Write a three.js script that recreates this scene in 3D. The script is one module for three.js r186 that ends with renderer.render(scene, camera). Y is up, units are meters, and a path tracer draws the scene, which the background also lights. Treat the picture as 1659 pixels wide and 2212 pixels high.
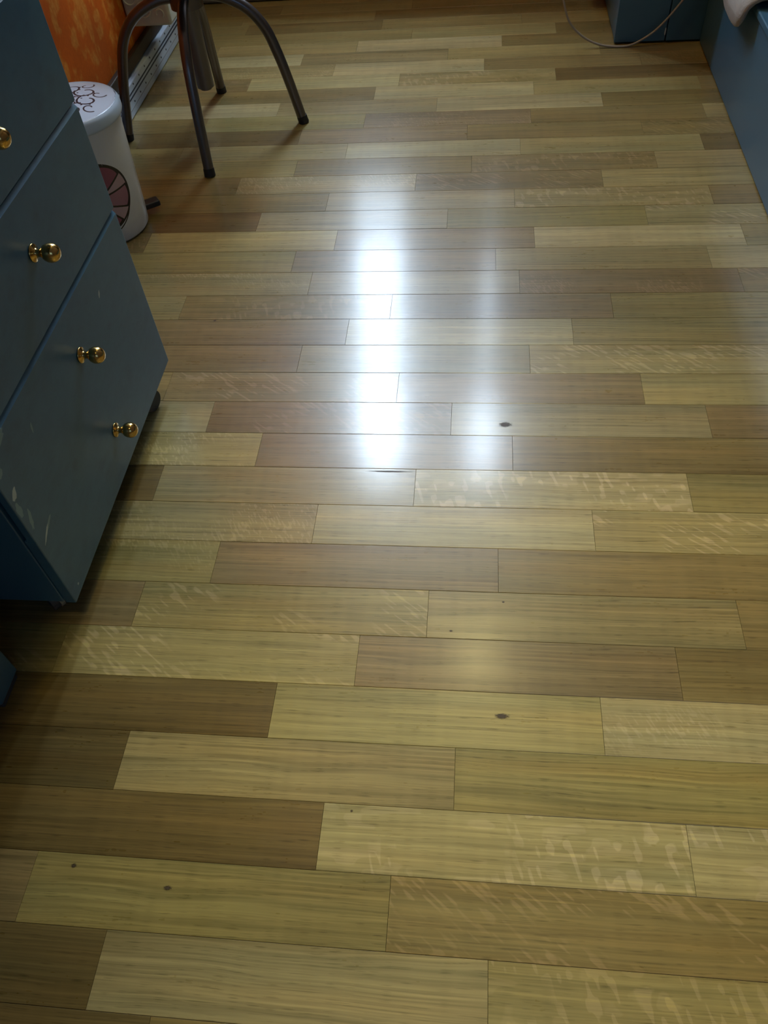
import * as THREE from 'three';
import { mergeGeometries } from 'three/addons/utils/BufferGeometryUtils.js';
import { RoundedBoxGeometry } from 'three/addons/geometries/RoundedBoxGeometry.js';
import { RectAreaLightUniformsLib } from 'three/addons/lights/RectAreaLightUniformsLib.js';

// ---------------------------------------------------------------- camera, light, exposure
const scene = new THREE.Scene();
const renderer = new THREE.WebGLRenderer();
renderer.toneMapping = THREE.LinearToneMapping;
renderer.toneMappingExposure = 0.82;
renderer.shadowMap.enabled = true;

const camera = new THREE.PerspectiveCamera(2 * Math.atan(1106 / 1730) * 180 / Math.PI, 1659 / 2212, 0.02, 30);
camera.position.set(0, 0.8732, 0);
camera.rotation.set(-0.888226, 0.169447, -0.110192, 'YXZ');
scene.add(camera);

scene.background = new THREE.Color().setRGB(0.75, 0.87, 1.0);      // plain overcast daylight outside
scene.backgroundIntensity = 0.3;

RectAreaLightUniformsLib.init();
const WIN = { x0: -0.8, x1: 0.42, y0: 0.72, y1: 2.62, z: -2.95 };
function daylight(y0, y1, strength) {                              // the sky over the roofs, and the duller view below it
  const l = new THREE.RectAreaLight(new THREE.Color().setRGB(0.70, 0.87, 1.06), strength, WIN.x1 - WIN.x0, y1 - y0);
  l.position.set((WIN.x0 + WIN.x1) / 2, (y0 + y1) / 2, WIN.z - 0.16); l.lookAt(l.position.x, l.position.y, 0); scene.add(l);
}
daylight(1.96, WIN.y1, 84);
daylight(1.14, 1.96, 38);
daylight(WIN.y0, 1.14, 10);
const NEAR = { x0: 0.1, x1: 1.2, y0: 0.9, y1: 1.9 };                 // window behind the camera, in blue shade
{
  const l = new THREE.RectAreaLight(new THREE.Color().setRGB(0.22, 0.52, 1.0), 1.2, NEAR.x1 - NEAR.x0, NEAR.y1 - NEAR.y0);
  l.position.set((NEAR.x0 + NEAR.x1) / 2, (NEAR.y0 + NEAR.y1) / 2, 1.52); l.lookAt(l.position.x, l.position.y, 0); scene.add(l);
}
const LAMP = { x: 0.05, y: 2.42, z: -1.8, glow: 22, power: 0.3 };
const SPOT = { x: 0.10, y: 2.46, z: 0.25, glow: 0.8, power: 11.5, angle: 0.27, aim: -0.42 };

// ---------------------------------------------------------------- helpers
let seed = 7;
const rnd = () => { seed = (seed * 1664525 + 1013904223) >>> 0; return seed / 4294967296; };
const rr = (a, b) => a + (b - a) * rnd();
const used = new Map();
function numbered(name) { const n = used.get(name) || 0; used.set(name, n + 1); return n ? name + '_' + String(n).padStart(3, '0') : name; }
function tag(o, label, category, group) { o.userData.label = label; o.userData.category = category; if (group) o.userData.group = group; return o; }
function thing(name, label, category, pos = [0, 0, 0]) {
  const g = new THREE.Group(); g.name = numbered(name); g.position.set(...pos); scene.add(g); return tag(g, label, category);
}
function part(name, geo, mat, parent) {
  const m = new THREE.Mesh(geo, mat); m.name = name; m.castShadow = m.receiveShadow = true; parent.add(m); return m;
}
function struct(name, geo, mat) {
  const m = geo ? new THREE.Mesh(geo, mat) : new THREE.Group(); m.name = name; m.castShadow = m.receiveShadow = true;
  m.userData.kind = 'structure'; scene.add(m); return m;
}
const box = (x0, x1, y0, y1, z0, z1) => new THREE.BoxGeometry(x1 - x0, y1 - y0, z1 - z0).translate((x0 + x1) / 2, (y0 + y1) / 2, (z0 + z1) / 2);
const rbox = (x0, x1, y0, y1, z0, z1, r = 0.003, s = 2) => new RoundedBoxGeometry(x1 - x0, y1 - y0, z1 - z0, s, r).translate((x0 + x1) / 2, (y0 + y1) / 2, (z0 + z1) / 2);
const lin = (r, g, b) => new THREE.Color().setRGB(r, g, b);
const std = (c, o = {}) => new THREE.MeshStandardMaterial({ color: c, roughness: 0.6, ...o });
const phys = (c, o = {}) => new THREE.MeshPhysicalMaterial({ color: c, roughness: 0.6, ...o });
const merge = (...g) => mergeGeometries(g.map((q) => { q = q.index ? q.toNonIndexed() : q; return q; }));
const smooth = (a, b, x) => { const t = Math.min(1, Math.max(0, (x - a) / (b - a))); return t * t * (3 - 2 * t); };

// value noise on a hashed lattice
const HASH = new Float32Array(65536);
{ let s = 12345; for (let i = 0; i < 65536; i++) { s = (Math.imul(s, 1664525) + 1013904223) >>> 0; HASH[i] = s / 4294967296; } }
const hs = (x, y) => HASH[(Math.imul(x, 374761) + Math.imul(y, 668265263) ^ (Math.imul(x ^ (y << 3), 1274126177) >>> 13)) & 65535];
function noise(x, y) {
  const i = Math.floor(x), j = Math.floor(y); let u = x - i, v = y - j; u = u * u * (3 - 2 * u); v = v * v * (3 - 2 * v);
  const a = hs(i, j), b = hs(i + 1, j), c = hs(i, j + 1), d = hs(i + 1, j + 1);
  return a + (b - a) * u + (c - a) * v + (a - b - c + d) * u * v;
}
const fbm = (x, y) => 0.55 * noise(x, y) + 0.3 * noise(2.1 * x + 7, 2.1 * y + 3) + 0.15 * noise(4.3 * x + 1, 4.3 * y + 9);
function dataTex(w, h, fn, srgb = true) {
  const d = new Uint8Array(w * h * 4), o = [0, 0, 0];
  for (let y = 0, k = 0; y < h; y++) for (let x = 0; x < w; x++, k += 4) {
    fn(x, y, o); d[k] = Math.max(0, Math.min(255, o[0])); d[k + 1] = Math.max(0, Math.min(255, o[1])); d[k + 2] = Math.max(0, Math.min(255, o[2])); d[k + 3] = 255;
  }
  const t = new THREE.DataTexture(d, w, h, THREE.RGBAFormat); t.magFilter = THREE.LinearFilter; t.minFilter = THREE.LinearFilter;
  t.wrapS = t.wrapT = THREE.RepeatWrapping; if (srgb) t.colorSpace = THREE.SRGBColorSpace; t.needsUpdate = true; return t;
}
function canvasTex(w, h, draw) {
  const c = document.createElement('canvas'); c.width = w; c.height = h; draw(c.getContext('2d'), w, h);
  const t = new THREE.CanvasTexture(c); t.colorSpace = THREE.SRGBColorSpace; return t;
}

// ---------------------------------------------------------------- oak
// one texture spans 1.0 m along the grain by 0.5 m across it
const TW = 2048, TH = 1024;
function oak(kind, off) {
  return dataTex(TW, TH, (px, py, o) => {
    const x = px / TW, y = py / TH * 0.5;                      // metres
    const wx = x + off, wy = y + off * 0.7;
    const warp = (fbm(wx * 5, wy * 16) - 0.5) * (kind === 2 ? 0.012 : 0.007);
    const yy = wy + warp;
    let g = 0;
    g += (fbm(wx * 2.2, yy * 130) - 0.5) * (kind === 2 ? 0.36 : 0.18);      // growth bands
    g += (noise(wx * 9, yy * 620) - 0.5) * (kind === 2 ? 0.30 : 0.22) + (noise(wx * 14 + 9, yy * 1100) - 0.5) * 0.20 + (noise(wx * 5 + 2, yy * 330) - 0.5) * 0.12;     // fibres
    g += (noise(wx * 3.1, wy * 26) - 0.5) * 0.20;                          // broad cloudiness
    g += (noise(wx * 40, wy * 55) - 0.5) * 0.05;
    const p = noise(wx * 55, yy * 1500); if (p > 0.76) g -= (p - 0.76) * 1.3;   // pores
    const cross = (noise(wx * 95, wy * 9 + 3) - 0.5) * 0.05; g += cross;        // faint sawing bands
    let f = 0;
    if (kind === 1) {                                             // medullary rays slanting over the grain
      const a = wx * 0.80 + wy * 0.60 + warp * 2, b = -wx * 0.60 + wy * 0.80;
      const n = noise(a * 60 + 11, b * 330), m = noise(wx * 14, wy * 26 + 5);
      f = smooth(0.60, 0.78, n) * smooth(0.30, 0.58, m);
    } else if (kind === 3) {                                      // small dense flecks
      const a = wx * 0.5 + wy * 0.86, b = -wx * 0.86 + wy * 0.5;
      f = 0.75 * smooth(0.60, 0.78, noise(a * 150 + 31, b * 520)) * smooth(0.3, 0.6, noise(wx * 9 + 4, wy * 22));
    } else if (kind === 4) {                                      // large pale patches and curls
      const a = wx * 0.28 + wy * 0.96 + warp * 3, b = -wx * 0.96 + wy * 0.28;
      f = smooth(0.66, 0.74, noise(a * 70 + 3, b * 210)) * smooth(0.35, 0.55, noise(wx * 13 + 8, wy * 24)) * 0.8 + 0.4 * smooth(0.70, 0.76, noise(wx * 42 + 40, wy * 110));
    }
    const l = 1 + g * 0.85 + f * 0.20, k = 205 * Math.pow(Math.max(0.05, l), 0.75);
    const red = 1 + (noise(wx * 4 + 60, wy * 60) - 0.5) * 0.05;
    o[0] = k * red; o[1] = k * (1 - f * 0.01); o[2] = k * (2 - red) * (1 + f * 0.10 - Math.max(0, -g) * 0.12);
  });
}
const oakMaps = [oak(0, 3.1), oak(1, 11.7), oak(2, 23.3), oak(3, 37.9), oak(4, 51.2)];
// lacquer: fine fibre relief, orange peel and brushed scuffs (0.5 m square)
const lacquer = dataTex(1024, 1024, (px, py, o) => {
  const x = px / 1024 * 0.5, y = py / 1024 * 0.5;
  const v = 0.45 * noise(x * 40, y * 900) + 0.35 * fbm(x * 260, y * 260) + 0.2 * noise(x * 900, y * 900);
  o[0] = o[1] = o[2] = v * 255;
}, false);
const sheen = dataTex(1024, 1024, (px, py, o) => {
  const x = px / 1024 * 0.5, y = py / 1024 * 0.5;
  const v = 0.78 + 0.22 * fbm(x * 30, y * 60) + 0.16 * (noise(x * 120, y * 700) - 0.5) + 0.12 * (noise(x * 500, y * 500) - 0.5);
  o[0] = o[1] = o[2] = v * 255;
}, false);
const oakMats = oakMaps.map((map) => phys(0xffffff, {
  map, vertexColors: true, roughness: 0.36, roughnessMap: sheen, bumpMap: lacquer, bumpScale: 0.00005, clearcoat: 0.6, clearcoatRoughness: 0.165, specularIntensity: 0.8,
}));

// ---------------------------------------------------------------- floor
const W = 0.07, LEN = 0.3818, ZROW = -1.20136;                      // plank width, plank length, far edge of row 0
const TONE = { L: [.56, .455, .205], Y: [.53, .42, .165], T: [.45, .345, .135], O: [.415, .322, .112], B: [.335, .24, .083], R: [.35, .246, .100], D: [.24, .16, .05], G: [.45, .35, .155] };
// row: [x of its first joint in view, tone and figure of the planks from the one left of that joint]
const ROWS = {
  '-18': [-.27, 'B0 T0 T0'], '-17': [-.183, 'T0 Y0 B0'], '-16': [-.325, 'T0 L0 B0'], '-15': [-.463, 'L0 T2 T0 B0'], '-14': [-.37, 'T3 L0 B0'],
  '-13': [-.197, 'L0 T4 D2'], '-12': [-.252, 'B0 L0 T0'], '-11': [-.48, 'L0 T0 L2 B0'], '-10': [-.263, 'O0 R3 B0'], '-9': [-.406, 'D0 R0 B0 B1'],
  '-8': [-.29, 'T0 L0 T0 D0'], '-7': [-.394, 'O0 B0 B4'], '-6': [-.509, 'B0 T3 B1 T2'], '-5': [-.306, 'B0 G0 T4 B0'], '-4': [-.438, 'D0 G2 O0'],
  '-3': [-.271, 'Y0 R0 L0'], '-2': [-.344, 'O0 R0 T0 L0'], '-1': [-.302, 'T3 G0 R3 B1'], '0': [-.528, 'T0 B4 R0 O2'], '1': [-.217, 'B0 L2 O2'],
  '2': [-.29, 'B0 O0 Y1'], '3': [-.119, 'T1 R0 Y0'], '4': [-.413, 'L0 R1 G0 R0'], '5': [-.321, 'Y3 R0 B0 R0'], '6': [-.461, 'D0 T0 L4 O0'],
  '7': [-.215, 'T3 L0 Y1'], '8': [-.343, 'O3 R0 B0'], '9': [-.432, 'R0 O1 T2 B0'], '10': [-.515, 'O1 Y1 R2 B0'], '11': [-.227, 'D0 Y0 L3'],
  '12': [-.392, 'D2 T2 O2'], '13': [-.151, 'D0 L4 L4'], '14': [-.454, 'R0 O2 B1'], '15': [-.355, 'D0 G2 O4'], '16': [-.29, 'D0 B0 O0'],
};
function plank(len, z0, tone, u0, v0) {
  const a = len / 2 - 0.00012, b = W / 2 - 0.00018, c = 0.0004, y1 = 0, y2 = -0.0003, y3 = -0.011;
  const ring = (dx, dz, y) => [[-dx, y, dz], [dx, y, dz], [dx, y, -dz], [-dx, y, -dz]];
  const T = ring(a - c * .4, b - c, y1), M = ring(a, b, y2), B = ring(a, b, y3), P = [], U = [], I = [];
  const quad = (...q) => { const n = P.length / 3; for (const p of q) { P.push(...p); U.push(u0 + p[0] + len / 2, (v0 + p[2] + W / 2) * 2); } I.push(n, n + 1, n + 2, n, n + 2, n + 3); };
  quad(...T);
  for (let i = 0; i < 4; i++) { const j = (i + 1) % 4; quad(M[i], M[j], T[j], T[i]); quad(B[i], B[j], M[j], M[i]); }
  const g = new THREE.BufferGeometry();
  g.setAttribute('position', new THREE.Float32BufferAttribute(P, 3)); g.setAttribute('uv', new THREE.Float32BufferAttribute(U, 2));
  g.setAttribute('color', new THREE.Float32BufferAttribute(Array.from({ length: P.length }, (_, i) => tone[i % 3]), 3));
  g.setIndex(I); g.computeVertexNormals(); return g;
}
const floor = struct('floor');
part('subfloor', box(-0.96, 1.7, -0.08, -0.0105, -3.2, 1.5), std(lin(.03, .018, .008), { roughness: 0.9 }), floor);
const filler = std(lin(.36, .26, .12), { roughness: 0.5 });
part('floor_border', merge(box(0.9, 1.6, -0.0105, -0.0006, -2.95, 1.4), box(-0.86, 0.9, -0.0105, -0.0006, 0.2, 1.4)), filler, floor);
for (let n = -24; n < 20; n++) {
  const z0 = ZROW + n * W, row = ROWS[n] || [rr(-.4, 0), 'T0 B0'], cells = row[1].split(' ');
  for (let k = -3; k < 5; k++) {
    let x0 = row[0] + (k - 1) * LEN, x1 = x0 + LEN;
    if (x1 < -0.85 || x0 > 0.88) continue;
    x0 = Math.max(x0, -0.859); x1 = Math.min(x1, 0.9);
    if (x1 - x0 < 0.01) continue;
    const cell = cells[k] || 'TOBB'[Math.floor(rnd() * 4)] + (rnd() < 0.6 ? '0' : Math.floor(rnd() * 5));
    const t = TONE[cell[0]], v = rr(0.94, 1.06), tone = [t[0] * v, t[1] * v * rr(0.985, 1.015), t[2] * v * rr(0.95, 1.05)];
    const m = part('plank', plank(x1 - x0, z0, tone, rnd() * (0.98 - LEN), Math.floor(rnd() * 6) * 0.0712 + 0.002), oakMats[+cell[1]], floor);
    m.position.set((x0 + x1) / 2, 0, z0 + W / 2);
    m.rotation.set(rr(-0.0022, 0.0022), 0, rr(-0.0003, 0.0003));
  }
}

// knots and nicks in the boards
{
  const soft = dataTex(64, 64, (x, y, o) => { const r = Math.hypot(x - 31.5, y - 31.5) / 31.5 + (noise(x * .2, y * .2) - .5) * .35; o[0] = o[1] = o[2] = 235 * (1 - smooth(.25, .95, r)); }, false);
  const km = std(lin(.055, .032, .014), { roughness: .5, alphaMap: soft, transparent: true });
  const kg = new THREE.PlaneGeometry(1, 1).rotateX(-Math.PI / 2);
  for (const [x, z, w, h] of [[.042, -.402, .022, .010], [.051, -.875, .026, .016], [-.459, -1.128, .007, .006], [-.02, -.512, .006, .004], [-.12, -.284, .004, .004], [.045, -.557, .005, .004], [-.118, -.776, .085, .0045], [-.41, -.209, .008, .007], [-.303, -.194, .012, .007]]) { const k = part('knot', kg, km, floor); k.position.set(x, .0003, z); k.scale.set(w, 1, h); }
}

// ---------------------------------------------------------------- walls, ceiling, window
const orangeTex = dataTex(1024, 1024, (px, py, o) => {
  const x = px / 1024, y = py / 1024;                            // 1 m square
  const n = fbm(x * 34, y * 26), m = noise(x * 120, y * 40), q = noise(x * 220 + 5, y * 220);
  const k = smooth(0.5, 0.68, n) * (0.45 + 0.55 * m) * (0.6 + 0.4 * q);
  const d = 0.88 + 0.2 * noise(x * 11, y * 11) + 0.06 * (q - 0.5);
  o[0] = (186 + 14 * k) * d; o[1] = (86 + 48 * k) * d; o[2] = (12 + 44 * k) * d;
});
orangeTex.repeat.set(1, 1);
const orange = phys(0xffffff, { map: orangeTex, roughness: 0.9, specularIntensity: 0.3 });
const wallLeft = box(-0.98, -0.86, -0.08, 2.85, -3.1, 1.5);
{ const p = wallLeft.attributes.position, u = wallLeft.attributes.uv; for (let i = 0; i < p.count; i++) u.setXY(i, -p.getZ(i), p.getY(i)); }
struct('wall_left', wallLeft, orange);
const cream = std(lin(.17, .14, .11), { roughness: 0.85 });
struct('wall_far', merge(box(-0.86, WIN.x0, -0.08, 2.85, -3.1, -2.95), box(WIN.x1, 1.6, -0.08, 2.85, -3.1, -2.95), box(WIN.x0, WIN.x1, -0.08, WIN.y0, -3.1, -2.95), box(WIN.x0, WIN.x1, WIN.y1, 2.85, -3.1, -2.95)), cream);
struct('wall_right', box(1.6, 1.72, -0.08, 2.85, -3.1, 1.5), cream);
struct('wall_near', merge(box(-0.86, NEAR.x0, -0.08, 2.85, 1.4, 1.5), box(NEAR.x1, 1.6, -0.08, 2.85, 1.4, 1.5), box(NEAR.x0, NEAR.x1, -0.08, NEAR.y0, 1.4, 1.5), box(NEAR.x0, NEAR.x1, NEAR.y1, 2.85, 1.4, 1.5)), cream);
struct('ceiling', box(-0.98, 1.72, 2.85, 2.95, -3.1, 1.5), std(lin(.32, .30, .27), { roughness: 0.9 }));
const win = struct('window_1');
const white = std(lin(.7, .7, .68), { roughness: 0.4 });
part('window_frame', merge(box(WIN.x0, WIN.x0 + .05, WIN.y0, WIN.y1, -3.07, -3.02), box(WIN.x1 - .05, WIN.x1, WIN.y0, WIN.y1, -3.07, -3.02), box(WIN.x0, WIN.x1, WIN.y0, WIN.y0 + .05, -3.07, -3.02), box(WIN.x0, WIN.x1, WIN.y1 - .05, WIN.y1, -3.07, -3.02), box(-.2, -.15, WIN.y0, WIN.y1, -3.07, -3.02)), white, win);
part('window_sill', rbox(WIN.x0 - .03, WIN.x1 + .03, WIN.y0 - .03, WIN.y0, -2.96, -2.86, .006), white, win);

const win2 = struct('window_2');
part('window_frame', merge(box(NEAR.x0, NEAR.x0 + .04, NEAR.y0, NEAR.y1, 1.44, 1.48), box(NEAR.x1 - .04, NEAR.x1, NEAR.y0, NEAR.y1, 1.44, 1.48), box(NEAR.x0, NEAR.x1, NEAR.y0, NEAR.y0 + .04, 1.44, 1.48), box(NEAR.x0, NEAR.x1, NEAR.y1 - .04, NEAR.y1, 1.44, 1.48)), white, win2);

// curtains, parted by a leaning gap
function curtain(edgeA, edgeB, name, label, mat) {
  const nx = 90, ny = 30, g = new THREE.PlaneGeometry(1, 1, nx, ny), p = g.attributes.position;
  for (let i = 0; i < p.count; i++) {
    const s = p.getX(i) + 0.5, t = p.getY(i) + 0.5, y = 0.62 + t * 2.1, a = edgeA(y), b = edgeB(y);
    p.setXYZ(i, a + (b - a) * s, y, -2.80 + 0.016 * Math.sin(s * 46 + Math.sin(t * 3) * 0.6));
  }
  g.computeVertexNormals();
  const m = new THREE.Mesh(g, mat); m.name = name; m.castShadow = m.receiveShadow = true; scene.add(m); return tag(m, label, 'curtain');
}
const gapMid = (y) => -0.365 - 0.07 * (y - 0.75), gapHalf = (y) => 0.088 * (1 - smooth(2.46, 2.6, y)) + 0.0005;
const slitHalf = (y) => 0.004 + 0.012 * smooth(0.9, 1.2, y) + 0.040 * smooth(1.7, 2.0, y);
const drape = (c, t) => phys(c, { roughness: 1, transmission: t, thickness: 0, side: THREE.DoubleSide });
curtain(() => -0.845, (y) => gapMid(y) - gapHalf(y), 'curtain', 'pale curtain hanging on the left of the parted window gap', drape(lin(.6, .62, .62), .02));
curtain((y) => gapMid(y) + gapHalf(y), (y) => 0.055 - slitHalf(y), 'curtain_001', 'pale sheer curtain hanging between the two window gaps', drape(lin(.72, .74, .74), .03));
curtain((y) => 0.055 + slitHalf(y), () => 0.54, 'curtain_002', 'pale sheer curtain hanging at the right end of the window', drape(lin(.6, .62, .62), .015));

// ceiling lamp with warm globe
{
  const l = thing('ceiling_lamp', 'round warm globe lamp hanging from the ceiling', 'lamp', [LAMP.x, 0, LAMP.z]);
  part('globe', new THREE.SphereGeometry(0.11, 32, 20).translate(0, LAMP.y, 0), std(lin(.8, .7, .4), { emissive: lin(1, .88, .38), emissiveIntensity: LAMP.glow }), l);
  part('stem', new THREE.CylinderGeometry(0.012, 0.012, 0.33, 12).translate(0, LAMP.y + .27, 0), white, l);
  part('canopy', new THREE.CylinderGeometry(0.05, 0.06, 0.025, 24).translate(0, 2.8375, 0), white, l);
  const pl = new THREE.PointLight(new THREE.Color().setRGB(1, .78, .36), LAMP.power, 0, 2);
  pl.position.set(LAMP.x, LAMP.y, LAMP.z); pl.castShadow = true; pl.shadow.radius = 5; scene.add(pl);
}

// ceiling spotlight aimed at the near floor
{
  const l = thing('ceiling_spotlight', 'small warm spotlight on the ceiling aimed down at the near floor', 'lamp', [SPOT.x, 0, SPOT.z]);
  part('shade', new THREE.LatheGeometry([[.058, 0], [.062, .002], [.055, .08], [.03, .14], [.02, .16], [.014, .16], [.026, .135], [.05, .078], [.056, .002], [.058, 0]].map(([r, y]) => new THREE.Vector2(r, y + SPOT.y)), 32), white, l);
  part('bulb', new THREE.CylinderGeometry(.047, .040, .012, 24).translate(0, SPOT.y + .05, 0), std(lin(.8, .7, .4), { emissive: lin(1, .8, .38), emissiveIntensity: SPOT.glow }), l);
  part('stem', new THREE.CylinderGeometry(.01, .01, .24, 12).translate(0, 2.73, 0), white, l);
  const sp = new THREE.SpotLight(new THREE.Color().setRGB(1, .90, .44), SPOT.power, 0, SPOT.angle, 1, 2);
  sp.position.set(SPOT.x, SPOT.y + .02, SPOT.z); sp.target.position.set(SPOT.x, 0, SPOT.aim); sp.castShadow = true; sp.shadow.radius = 7; scene.add(sp, sp.target);
}

// ---------------------------------------------------------------- blue-grey painted furniture
const PAINT = lin(.044, .122, .19);
const paint = phys(PAINT, { roughness: 0.38, clearcoat: 0.15, clearcoatRoughness: 0.3 });
function chips(list, pw, ph) {                                     // worn paint: base paint with bare spots, drawn on one front
  return canvasTex(1024, 512, (c, w, h) => {
    const col = new THREE.Color().copy(PAINT).getHexString(); c.fillStyle = '#' + col; c.fillRect(0, 0, w, h);
    for (let i = 0; i < 900; i++) { c.fillStyle = rnd() < .5 ? 'rgba(150,190,200,.016)' : 'rgba(10,20,25,.022)'; const r = rr(4, 40); c.beginPath(); c.ellipse(rnd() * w, rnd() * h, r, r * rr(.3, 1), rnd() * 3, 0, 7); c.fill(); }
    for (const [x, y, a, b, t, s] of list) {
      c.fillStyle = s; c.beginPath();
      for (let k = 0; k < 14; k++) { const q = k / 14 * 6.283, r = rr(.7, 1.15), dx = Math.cos(q) * a * r, dy = Math.sin(q) * b * r; c.lineTo((x + dx * Math.cos(t) - dy * Math.sin(t)) * w, (1 - (y + dx * Math.sin(t) + dy * Math.cos(t)) ) * h); }
      c.fill();
    }
  });
}
// drawer cabinet on castors; front faces +x
const CZ0 = -0.963, CZ1 = -0.503, CX = -0.487;
const cab = thing('drawer_cabinet', 'blue-grey painted drawer cabinet on castors with worn near edge and small brass knobs', 'cabinet', [-0.66, 0, -0.733]);
{
  const B = (x0, x1, y0, y1, z0, z1, r = .002) => rbox(x0, x1, y0, y1, z0, z1, r).translate(.66, 0, .733);
  part('carcass', merge(B(-.85, -.503, .05, .62, -.515, -.5035), B(-.85, -.503, .05, .62, -.962, -.95), B(-.85, -.503, .05, .062, -.952, -.513), B(-.85, -.503, .608, .62, -.952, -.513), B(-.85, -.84, .05, .62, -.952, -.513)), paint, cab);
  part('cabinet_top', B(-.856, -.484, .62, .64, -.967, -.499, .004), paint, cab);
  const brass = phys(lin(.60, .40, .14), { metalness: 1, roughness: 0.16 });
  const knobGeo = new THREE.LatheGeometry([[0, 0], [.0098, 0], [.0104, .0012], [.0096, .0024], [.0058, .0036], [.0044, .0062], [.0046, .0100], [.0062, .0118], [.0088, .0142], [.0104, .0178], [.0108, .0212], [.0102, .0250], [.0082, .0285], [.0050, .0308], [.0018, .0316], [0, .0317]].map(([r, y]) => new THREE.Vector2(r, y)), 32).rotateZ(-Math.PI / 2);
  const white_ = 'rgba(186,196,190,.8)', pale = 'rgba(120,150,150,.75)', tan = 'rgba(176,146,116,.95)';
  // [bottom, top, slab thickness, knob height, chips as z, y, half sizes, turn, colour in fractions of the front]
  const fronts = [
    [.050, .176, .0135, .115, [[.955, .10, .004, .015, 0, white_], [.93, .94, .012, .05, .6, pale], [.955, .9, .006, .06, .4, white_]]],
    [.176, .3135, .0095, .247, [[.267, .655, .0055, .03, .2, white_], [.80, .66, .004, .05, .1, pale], [.97, .50, .012, .05, .2, white_], [.975, .75, .014, .05, 0, pale], [.985, .36, .010, .08, 0, pale], [.92, .93, .03, .05, .5, pale], [.97, .18, .008, .10, .1, pale]]],
    [.3165, .455, .0110, .392, []],
    [.458, .597, .0110, .520, []],
  ];
  fronts.forEach(([y0, y1, th, ky, list], i) => {
    const cut = 0.0048, low = i === 1 ? 0 : .001, top = i === 0 ? 0 : cut, s = new THREE.Shape();
    s.moveTo(-th, y0); s.lineTo(-low, y0); s.lineTo(0, y0 + low); s.lineTo(0, y1 - top); s.lineTo(-top * .8, y1); s.lineTo(-th, y1); s.closePath();
    const g = new THREE.ExtrudeGeometry(s, { depth: CZ1 - CZ0 - .003, bevelEnabled: true, bevelThickness: .0015, bevelSize: .0008, bevelOffset: -.0008, bevelSegments: 2, steps: 1 }).translate(CX, 0, CZ0 + .0015);
    const p = g.attributes.position, u = g.attributes.uv;
    for (let k = 0; k < p.count; k++) u.setXY(k, (p.getZ(k) - CZ0) / (CZ1 - CZ0), (p.getY(k) - y0) / (y1 - y0));
    g.translate(.66, 0, .733);
    const d = part('drawer_front', g, phys(0xffffff, { map: chips(list), roughness: 0.38, clearcoat: 0.15, clearcoatRoughness: 0.3 }), cab);
    const k = part('knob', knobGeo, brass, d); k.position.set(CX + .66, ky, -.742 + .733); k.userData.label = 'brass knob';
  });
  const rubber = std(lin(.05, .055, .07), { roughness: .45 }), chrome = std(lin(.5, .5, .48), { metalness: .6, roughness: .3 });
  for (const [x, z, turn] of [[-.540, -.535, .9], [-.517, -.905, -.35], [-.82, -.545, 0], [-.82, -.92, 0]]) {
    const c = part('castor', merge(new THREE.CylinderGeometry(.018, .018, .009, 24).rotateZ(Math.PI / 2).translate(.008, .0185, 0), new THREE.CylinderGeometry(.018, .018, .009, 24).rotateZ(Math.PI / 2).translate(-.008, .0185, 0)), rubber, cab);
    c.position.set(x + .66, 0, z + .733); c.rotation.y = turn;
    part('castor_hood', merge(new THREE.CylinderGeometry(.0195, .0195, .006, 20, 1, false, -Math.PI / 2, Math.PI).rotateZ(Math.PI / 2).translate(0, .0195, 0), new THREE.CylinderGeometry(.005, .006, .018, 12).translate(0, .040, 0), rbox(-.016, .016, .0465, .05, -.016, .016, .001)), chrome, c);
  }
}
// desk over the cabinet; only the corner of its leg shows at the left edge
{
  const t = thing('desk', 'blue-grey painted desk above the drawer cabinet, one leg just entering at left edge', 'desk', [-.65, 0, -.5]);
  const B = (x0, x1, y0, y1, z0, z1, r = .004) => rbox(x0, x1, y0, y1, z0, z1, r).translate(.65, 0, .5);
  part('board', B(-.855, -.38, .70, .725, -1.0, .12), paint, t);
  for (const [x, z] of [[-.602, -.428], [-.855, -.428], [-.602, .06], [-.855, .06]]) { const l = part('leg', B(x, x + .05, .012, .70, z, z + .05), paint, t); part('foot_pad', B(x + .004, x + .046, 0, .012, z + .004, z + .046, .002), std(lin(.05, .05, .06)), l); }
}
// low bed at right
{
  const t = thing('bed_base', 'low blue-grey painted bed side along the right edge', 'bed', [1.0, 0, -1.45]);
  const B = (x0, x1, y0, y1, z0, z1, r = .003) => rbox(x0 - 1, x1 - 1, y0, y1, z0 + 1.45, z1 + 1.45, r);
  part('side_board', B(.545, .563, .002, .208, -2.226, -.7), paint, t);
  part('end_board', B(.563, 1.58, .002, .208, -2.226, -2.208), paint, t);
  part('end_board', B(.563, 1.58, .002, .208, -.718, -.7), paint, t);
  part('top_board', B(.540, 1.585, .208, .222, -2.228, -.695), paint, t);
}
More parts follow.
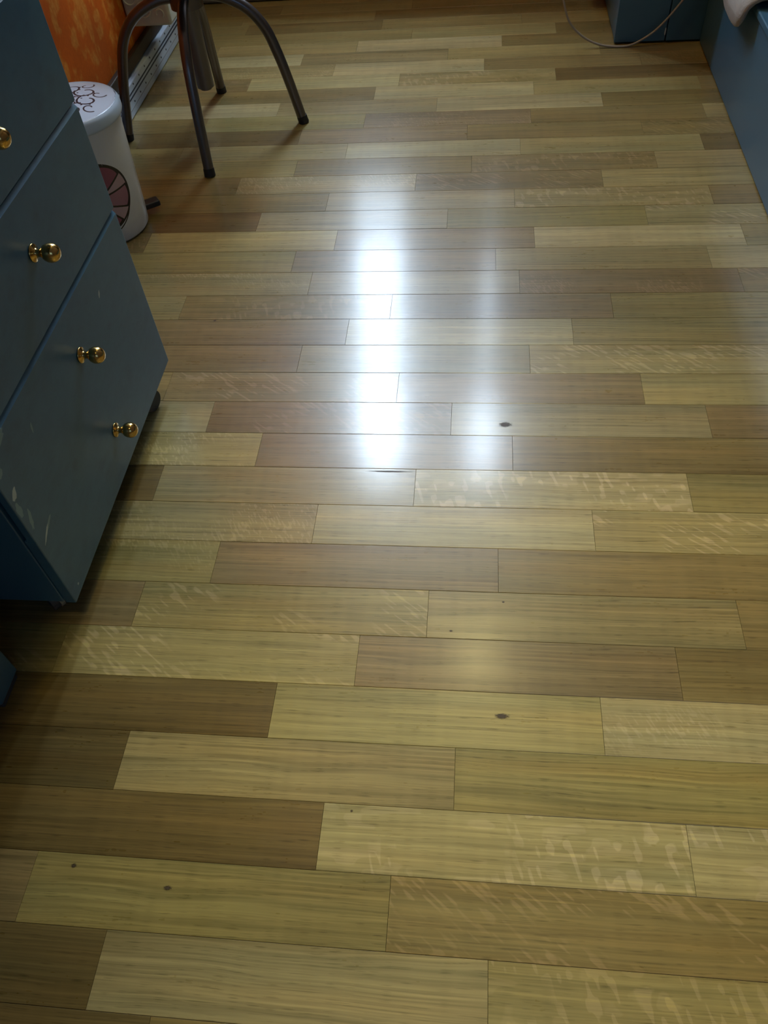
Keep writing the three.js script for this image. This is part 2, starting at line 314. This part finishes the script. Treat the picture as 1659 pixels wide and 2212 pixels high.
// back cabinet top right
{
  const t = thing('low_cupboard', 'dark blue-grey cupboard at top right behind the loose cable', 'cupboard', [.6, 0, -2.4]);
  const B = (x0, x1, y0, y1, z0, z1, r = .002) => rbox(x0 - .6, x1 - .6, y0, y1, z0 + 2.4, z1 + 2.4, r);
  part('carcass', B(.339, .96, .004, .70, -2.55, -2.250), paint, t);
  part('door_panel', B(.337, .461, .004, .69, -2.250, -2.234), paint, t);
  part('door_panel', B(.4635, .70, .004, .69, -2.250, -2.234), paint, t);
  part('cupboard_top', B(.332, .97, .70, .72, -2.56, -2.228), paint, t);
  part('plinth', B(.30, .345, .06, .40, -2.62, -2.46), paint, t);
  part('paint_chip', new THREE.SphereGeometry(1, 10, 8).scale(.002, .009, .0006).translate(.459 - .6, .026, -2.2338 + 2.4), std(lin(.45, .5, .5)), t).userData.label = 'pale chip in the paint';
}
// low chest below the window (throws the dark band across the far floor)
{
  const t = thing('low_chest', 'low chest standing below the window', 'chest', [-.37, 0, -2.8]);
  part('body', rbox(-.48, .66, .002, .53, .03, .165, .006), cream, t);
  part('lid', rbox(-.485, .665, .53, .55, .025, .17, .004), cream, t);
}

// ---------------------------------------------------------------- skirting, wall box, left wall
{
  const sk = struct('baseboard_left');
  part('cable_channel', rbox(-.86, -.836, .001, .064, -2.94, -1.0, .003), std(lin(.52, .61, .72), { roughness: .35 }), sk);
  const groove = std(lin(.02, .035, .07), { roughness: .5 });
  for (const y of [.036, .045]) part('groove', box(-.8365, -.8354, y, y + .0035, -2.93, -1.0), groove, sk);
  part('groove', box(-.8365, -.8356, .017, .0185, -2.93, -1.0), std(lin(.3, .32, .34)), sk);
  const pin = new THREE.CylinderGeometry(.0022, .0022, .0016, 10).rotateZ(Math.PI / 2), pm = std(lin(.06, .07, .09));
  for (let i = 0; i < 26; i++) { const a = part('pin', pin, pm, sk); a.position.set(-.8357, .0575, -1.62 - i * .05); const b = part('pin', pin, pm, sk); b.position.set(-.8357, .026, -1.60 - i * .05); }
  const rail = struct('trim_1', rbox(-.86, -.846, .067, .097, -2.94, -1.0, .003), std(lin(.03, .017, .009), { roughness: .5 }));
}
{
  const t = thing('wall_box', 'cream box with raised scroll rings fixed to the orange wall behind the stool', 'box', [-.86, 0, -2.1]);
  const m = std(lin(.52, .52, .44), { roughness: .5 });
  part('case', rbox(.001, .112, .135, .30, -.16, 0, .008, 3), m, t);
  const ring = (x, y, r, a = .0022, arc = 6.2832, rot = 0) => new THREE.TorusGeometry(r, a, 8, 36, arc).rotateZ(rot).translate(x, y, .0006);
  part('raised_ring', merge(ring(.050, .172, .016), ring(.050, .172, .0085)), m, t);
  part('raised_scroll', merge(ring(.080, .195, .018, .002, 4.2, .6), ring(.022, .20, .016, .002, 4.4, 2.4), ring(.088, .163, .009, .0018, 4.6, -1)), m, t);
}

// ---------------------------------------------------------------- pedal bin
{
  const t = thing('pedal_bin', 'white round pedal bin with swirl-patterned lid and pink flower emblem behind the drawer cabinet', 'bin', [-.752, 0, -1.437]);
  const bodyTex = canvasTex(2048, 1024, (c, w, h) => {
    c.fillStyle = '#d7dbe0'; c.fillRect(0, 0, w, h);
    const X = 1024, Y = 640, R = 250;                                 // emblem
    c.save(); c.translate(X, Y); c.scale(1.16, 1.50);
    c.save(); c.beginPath(); c.arc(0, 0, R, 0, 7); c.clip();
    c.fillStyle = '#bfa3ac'; c.fillRect(-R, -R, 2 * R, 2 * R);
    const petals = 5;
    for (let i = 0; i < 6; i++) { c.save(); c.rotate(i * Math.PI / 3 + .2); c.fillStyle = i % 2 ? '#93506a' : '#a9798a'; c.beginPath(); c.moveTo(60, -20); c.lineTo(225, -75); c.quadraticCurveTo(265, 0, 225, 75); c.lineTo(60, 40); c.closePath(); c.fill(); c.lineWidth = 12; c.strokeStyle = '#17121a'; c.stroke(); c.restore(); }
    c.fillStyle = '#d9b9c2'; c.beginPath(); c.arc(0, 0, 60, 0, 7); c.fill(); c.stroke();
    c.restore();
    c.lineWidth = 13; c.strokeStyle = '#15121a'; c.beginPath(); c.arc(0, 0, R, 0, 7); c.stroke();
    c.lineWidth = 8; c.beginPath(); c.arc(-22, 26, R + 10, .25, 1.2); c.stroke();
    c.restore();
  });
  const plastic = { roughness: .32, clearcoat: .3, clearcoatRoughness: .2 };
  const prof = [[.070, 0], [.080, .002], [.083, .006], [.0845, .03], [.0925, .226], [.0925, .2262]];
  part('body', new THREE.LatheGeometry(prof.map(([r, y]) => new THREE.Vector2(r, y)), 64), phys(lin(.68, .71, .76), plastic), t);
  // printed sleeve: the shell that carries the emblem
  const sleeve = new THREE.CylinderGeometry(.0923, .0850, .19, 64, 1, true).translate(0, .127, 0);
  part('printed_sleeve', sleeve, phys(0xffffff, { map: bodyTex, ...plastic }), t).rotation.y = -2.80;
  const lidTex = canvasTex(1024, 1024, (c, w, h) => {
    c.fillStyle = '#bccfe6'; c.fillRect(0, 0, w, h); c.strokeStyle = '#1b2233'; c.lineCap = 'round';
    const curl = (x, y, r, a, n, s) => { c.lineWidth = s; c.beginPath(); for (let i = 0; i <= 60; i++) { const q = a + i / 60 * n, k = r * (1 - .7 * i / 60); c.lineTo(x + Math.cos(q) * k, y + Math.sin(q) * k); } c.stroke(); };
    for (let i = 0; i < 8; i++) { const a = i * .785, X = 512 + Math.cos(a) * 250, Y = 512 + Math.sin(a) * 250; curl(X, Y, 120, a + 2.2, 5.4, 19); curl(512 + Math.cos(a + .4) * 330, 512 + Math.sin(a + .4) * 350, 75, a, -4.6, 15); curl(512 + Math.cos(a) * 110, 512 + Math.sin(a) * 110, 70, a + 1, 4.4, 14);
      c.fillStyle = '#1b2233'; for (let j = 0; j < 3; j++) { c.beginPath(); c.arc(512 + Math.cos(a + .2 + j * .17) * (180 + 60 * j), 512 + Math.sin(a + .2 + j * .17) * (180 + 60 * j), 10, 0, 7); c.fill(); } }
  });
  const lp = [[.0935, .222], [.0985, .223], [.1005, .228], [.1000, .240], [.0965, .246], [.0925, .2475], [.0915, .2465], [.088, .2475], [.050, .2535], [0, .255]];
  const lg = new THREE.LatheGeometry(lp.map(([r, y]) => new THREE.Vector2(r, y)), 64), P = lg.attributes.position, U = lg.attributes.uv;
  for (let i = 0; i < P.count; i++) { const k = P.getY(i) < .2462 ? 0 : 1; U.setXY(i, .5 + P.getX(i) / .2 * k, .5 + P.getZ(i) / .2 * k); }
  part('lid', lg, phys(0xffffff, { map: lidTex, ...plastic }), t);
  part('pedal', rbox(-.012, .012, .012, .024, -.115, -.070, .003).rotateY(-.95).translate(0, 0, 0), std(lin(.02, .02, .022), { roughness: .5 }), t);
}

// ---------------------------------------------------------------- stool
{
  const t = thing('stool', 'four-legged bent steel tube stool with central screw column', 'stool', [-.612, 0, -1.837]);
  const steel = std(lin(.15, .137, .142), { metalness: .9, roughness: .3 }), tip = std(lin(.012, .011, .011), { roughness: .6 });
  const pts = [[.2045, .012], [.186, .10], [.172, .155], [.155, .205], [.131, .240], [.103, .262], [.062, .279], [.018, .284]];
  const curve = new THREE.CatmullRomCurve3(pts.map(([r, y]) => new THREE.Vector3(r, y, 0)));
  const legGeo = new THREE.TubeGeometry(curve, 60, .0112, 20), dir = new THREE.Vector3(.0185, -.088, 0).normalize();
  const tipGeo = new THREE.CylinderGeometry(.0119, .0125, .016, 20).applyQuaternion(new THREE.Quaternion().setFromUnitVectors(new THREE.Vector3(0, -1, 0), dir)).translate(.2058, .0085, 0);
  for (let i = 0; i < 4; i++) { const l = part('leg', legGeo, steel, t); l.rotation.y = .15 + i * Math.PI / 2; part('foot_tip', tipGeo, tip, l); }
  part('column', merge(new THREE.CylinderGeometry(.019, .019, .24, 32).translate(0, .222, 0), new THREE.CylinderGeometry(.013, .013, .006, 24).translate(0, .1, 0)), std(lin(.19, .175, .165), { metalness: .8, roughness: .42 }), t);
  part('hub', new THREE.CylinderGeometry(.034, .034, .05, 32).translate(0, .288, 0), steel, t);
  part('screw', new THREE.CylinderGeometry(.012, .012, .10, 20).translate(0, .36, 0), steel, t);
  part('seat', new THREE.LatheGeometry([[0, .41], [.15, .41], [.172, .418], [.178, .432], [.172, .446], [.15, .452], [0, .450]].map(([r, y]) => new THREE.Vector2(r, y)), 48), std(lin(.06, .06, .065), { roughness: .6 }), t);
}

// ---------------------------------------------------------------- cable, cloth
{
  const P = [[.150, .30, -2.222], [.178, .20, -2.222], [.201, .107, -2.222], [.222, .058, -2.222], [.258, .026, -2.220], [.295, .009, -2.218], [.332, .003, -2.216], [.372, .0045, -2.214], [.405, .018, -2.216], [.437, .041, -2.218], [.481, .095, -2.220], [.52, .16, -2.222], [.56, .26, -2.221]];
  const g = new THREE.TubeGeometry(new THREE.CatmullRomCurve3(P.map((p) => new THREE.Vector3(...p))), 120, .0026, 10);
  const m = new THREE.Mesh(g, std(lin(.30, .275, .24), { roughness: .5 })); m.name = 'cable'; m.castShadow = m.receiveShadow = true; scene.add(m);
  tag(m, 'thin pale cable hanging in a loop before the dark cupboard', 'cable');
}
{
  const g = new THREE.SphereGeometry(1, 72, 48), p = g.attributes.position;
  for (let i = 0; i < p.count; i++) {
    const a = p.getX(i), b = p.getY(i), c = p.getZ(i);
    const lump = 1 + .5 * (fbm(a * 3 + 9, b * 3 + c * 2 + 4) - .5);
    const sz = Math.sign(a) * Math.pow(Math.abs(a), .6) * .125 * (1 + .12 * (noise(b * 4 + 2, 3) - .5)), s = Math.sign(b) * Math.pow(Math.abs(b), .75) * .10 * (1 + .3 * (noise(a * 4 + 3, 8) - .5)) - .036, th = c * .016 * lump + .0195;
    // bend over the bed edge: s < 0 lies on top, s > 0 hangs down
    const r = .02, k = Math.max(0, Math.min(1, s / (r * 1.57))), q = k * Math.PI / 2;
    let x = .54, y = .2225;
    if (s <= 0) { x = .56 - s; y = .2235 + th; } else { const R = r + th; x = .558 - Math.sin(q) * R; y = .2035 + Math.cos(q) * R; if (k >= 1) y -= s - r * 1.57; }
    p.setXYZ(i, x, y, -1.925 + sz + .006 * (noise(s * 60 + 5, a * 4) - .5));
  }
  g.computeVertexNormals();
  const m = new THREE.Mesh(g, std(lin(.33, .33, .31), { roughness: .95, bumpMap: lacquer, bumpScale: .001 })); m.name = 'fleece_blanket'; m.castShadow = m.receiveShadow = true; scene.add(m);
  tag(m, 'cream fleece blanket corner hanging over the low bed side', 'blanket');
}

renderer.render(scene, camera);
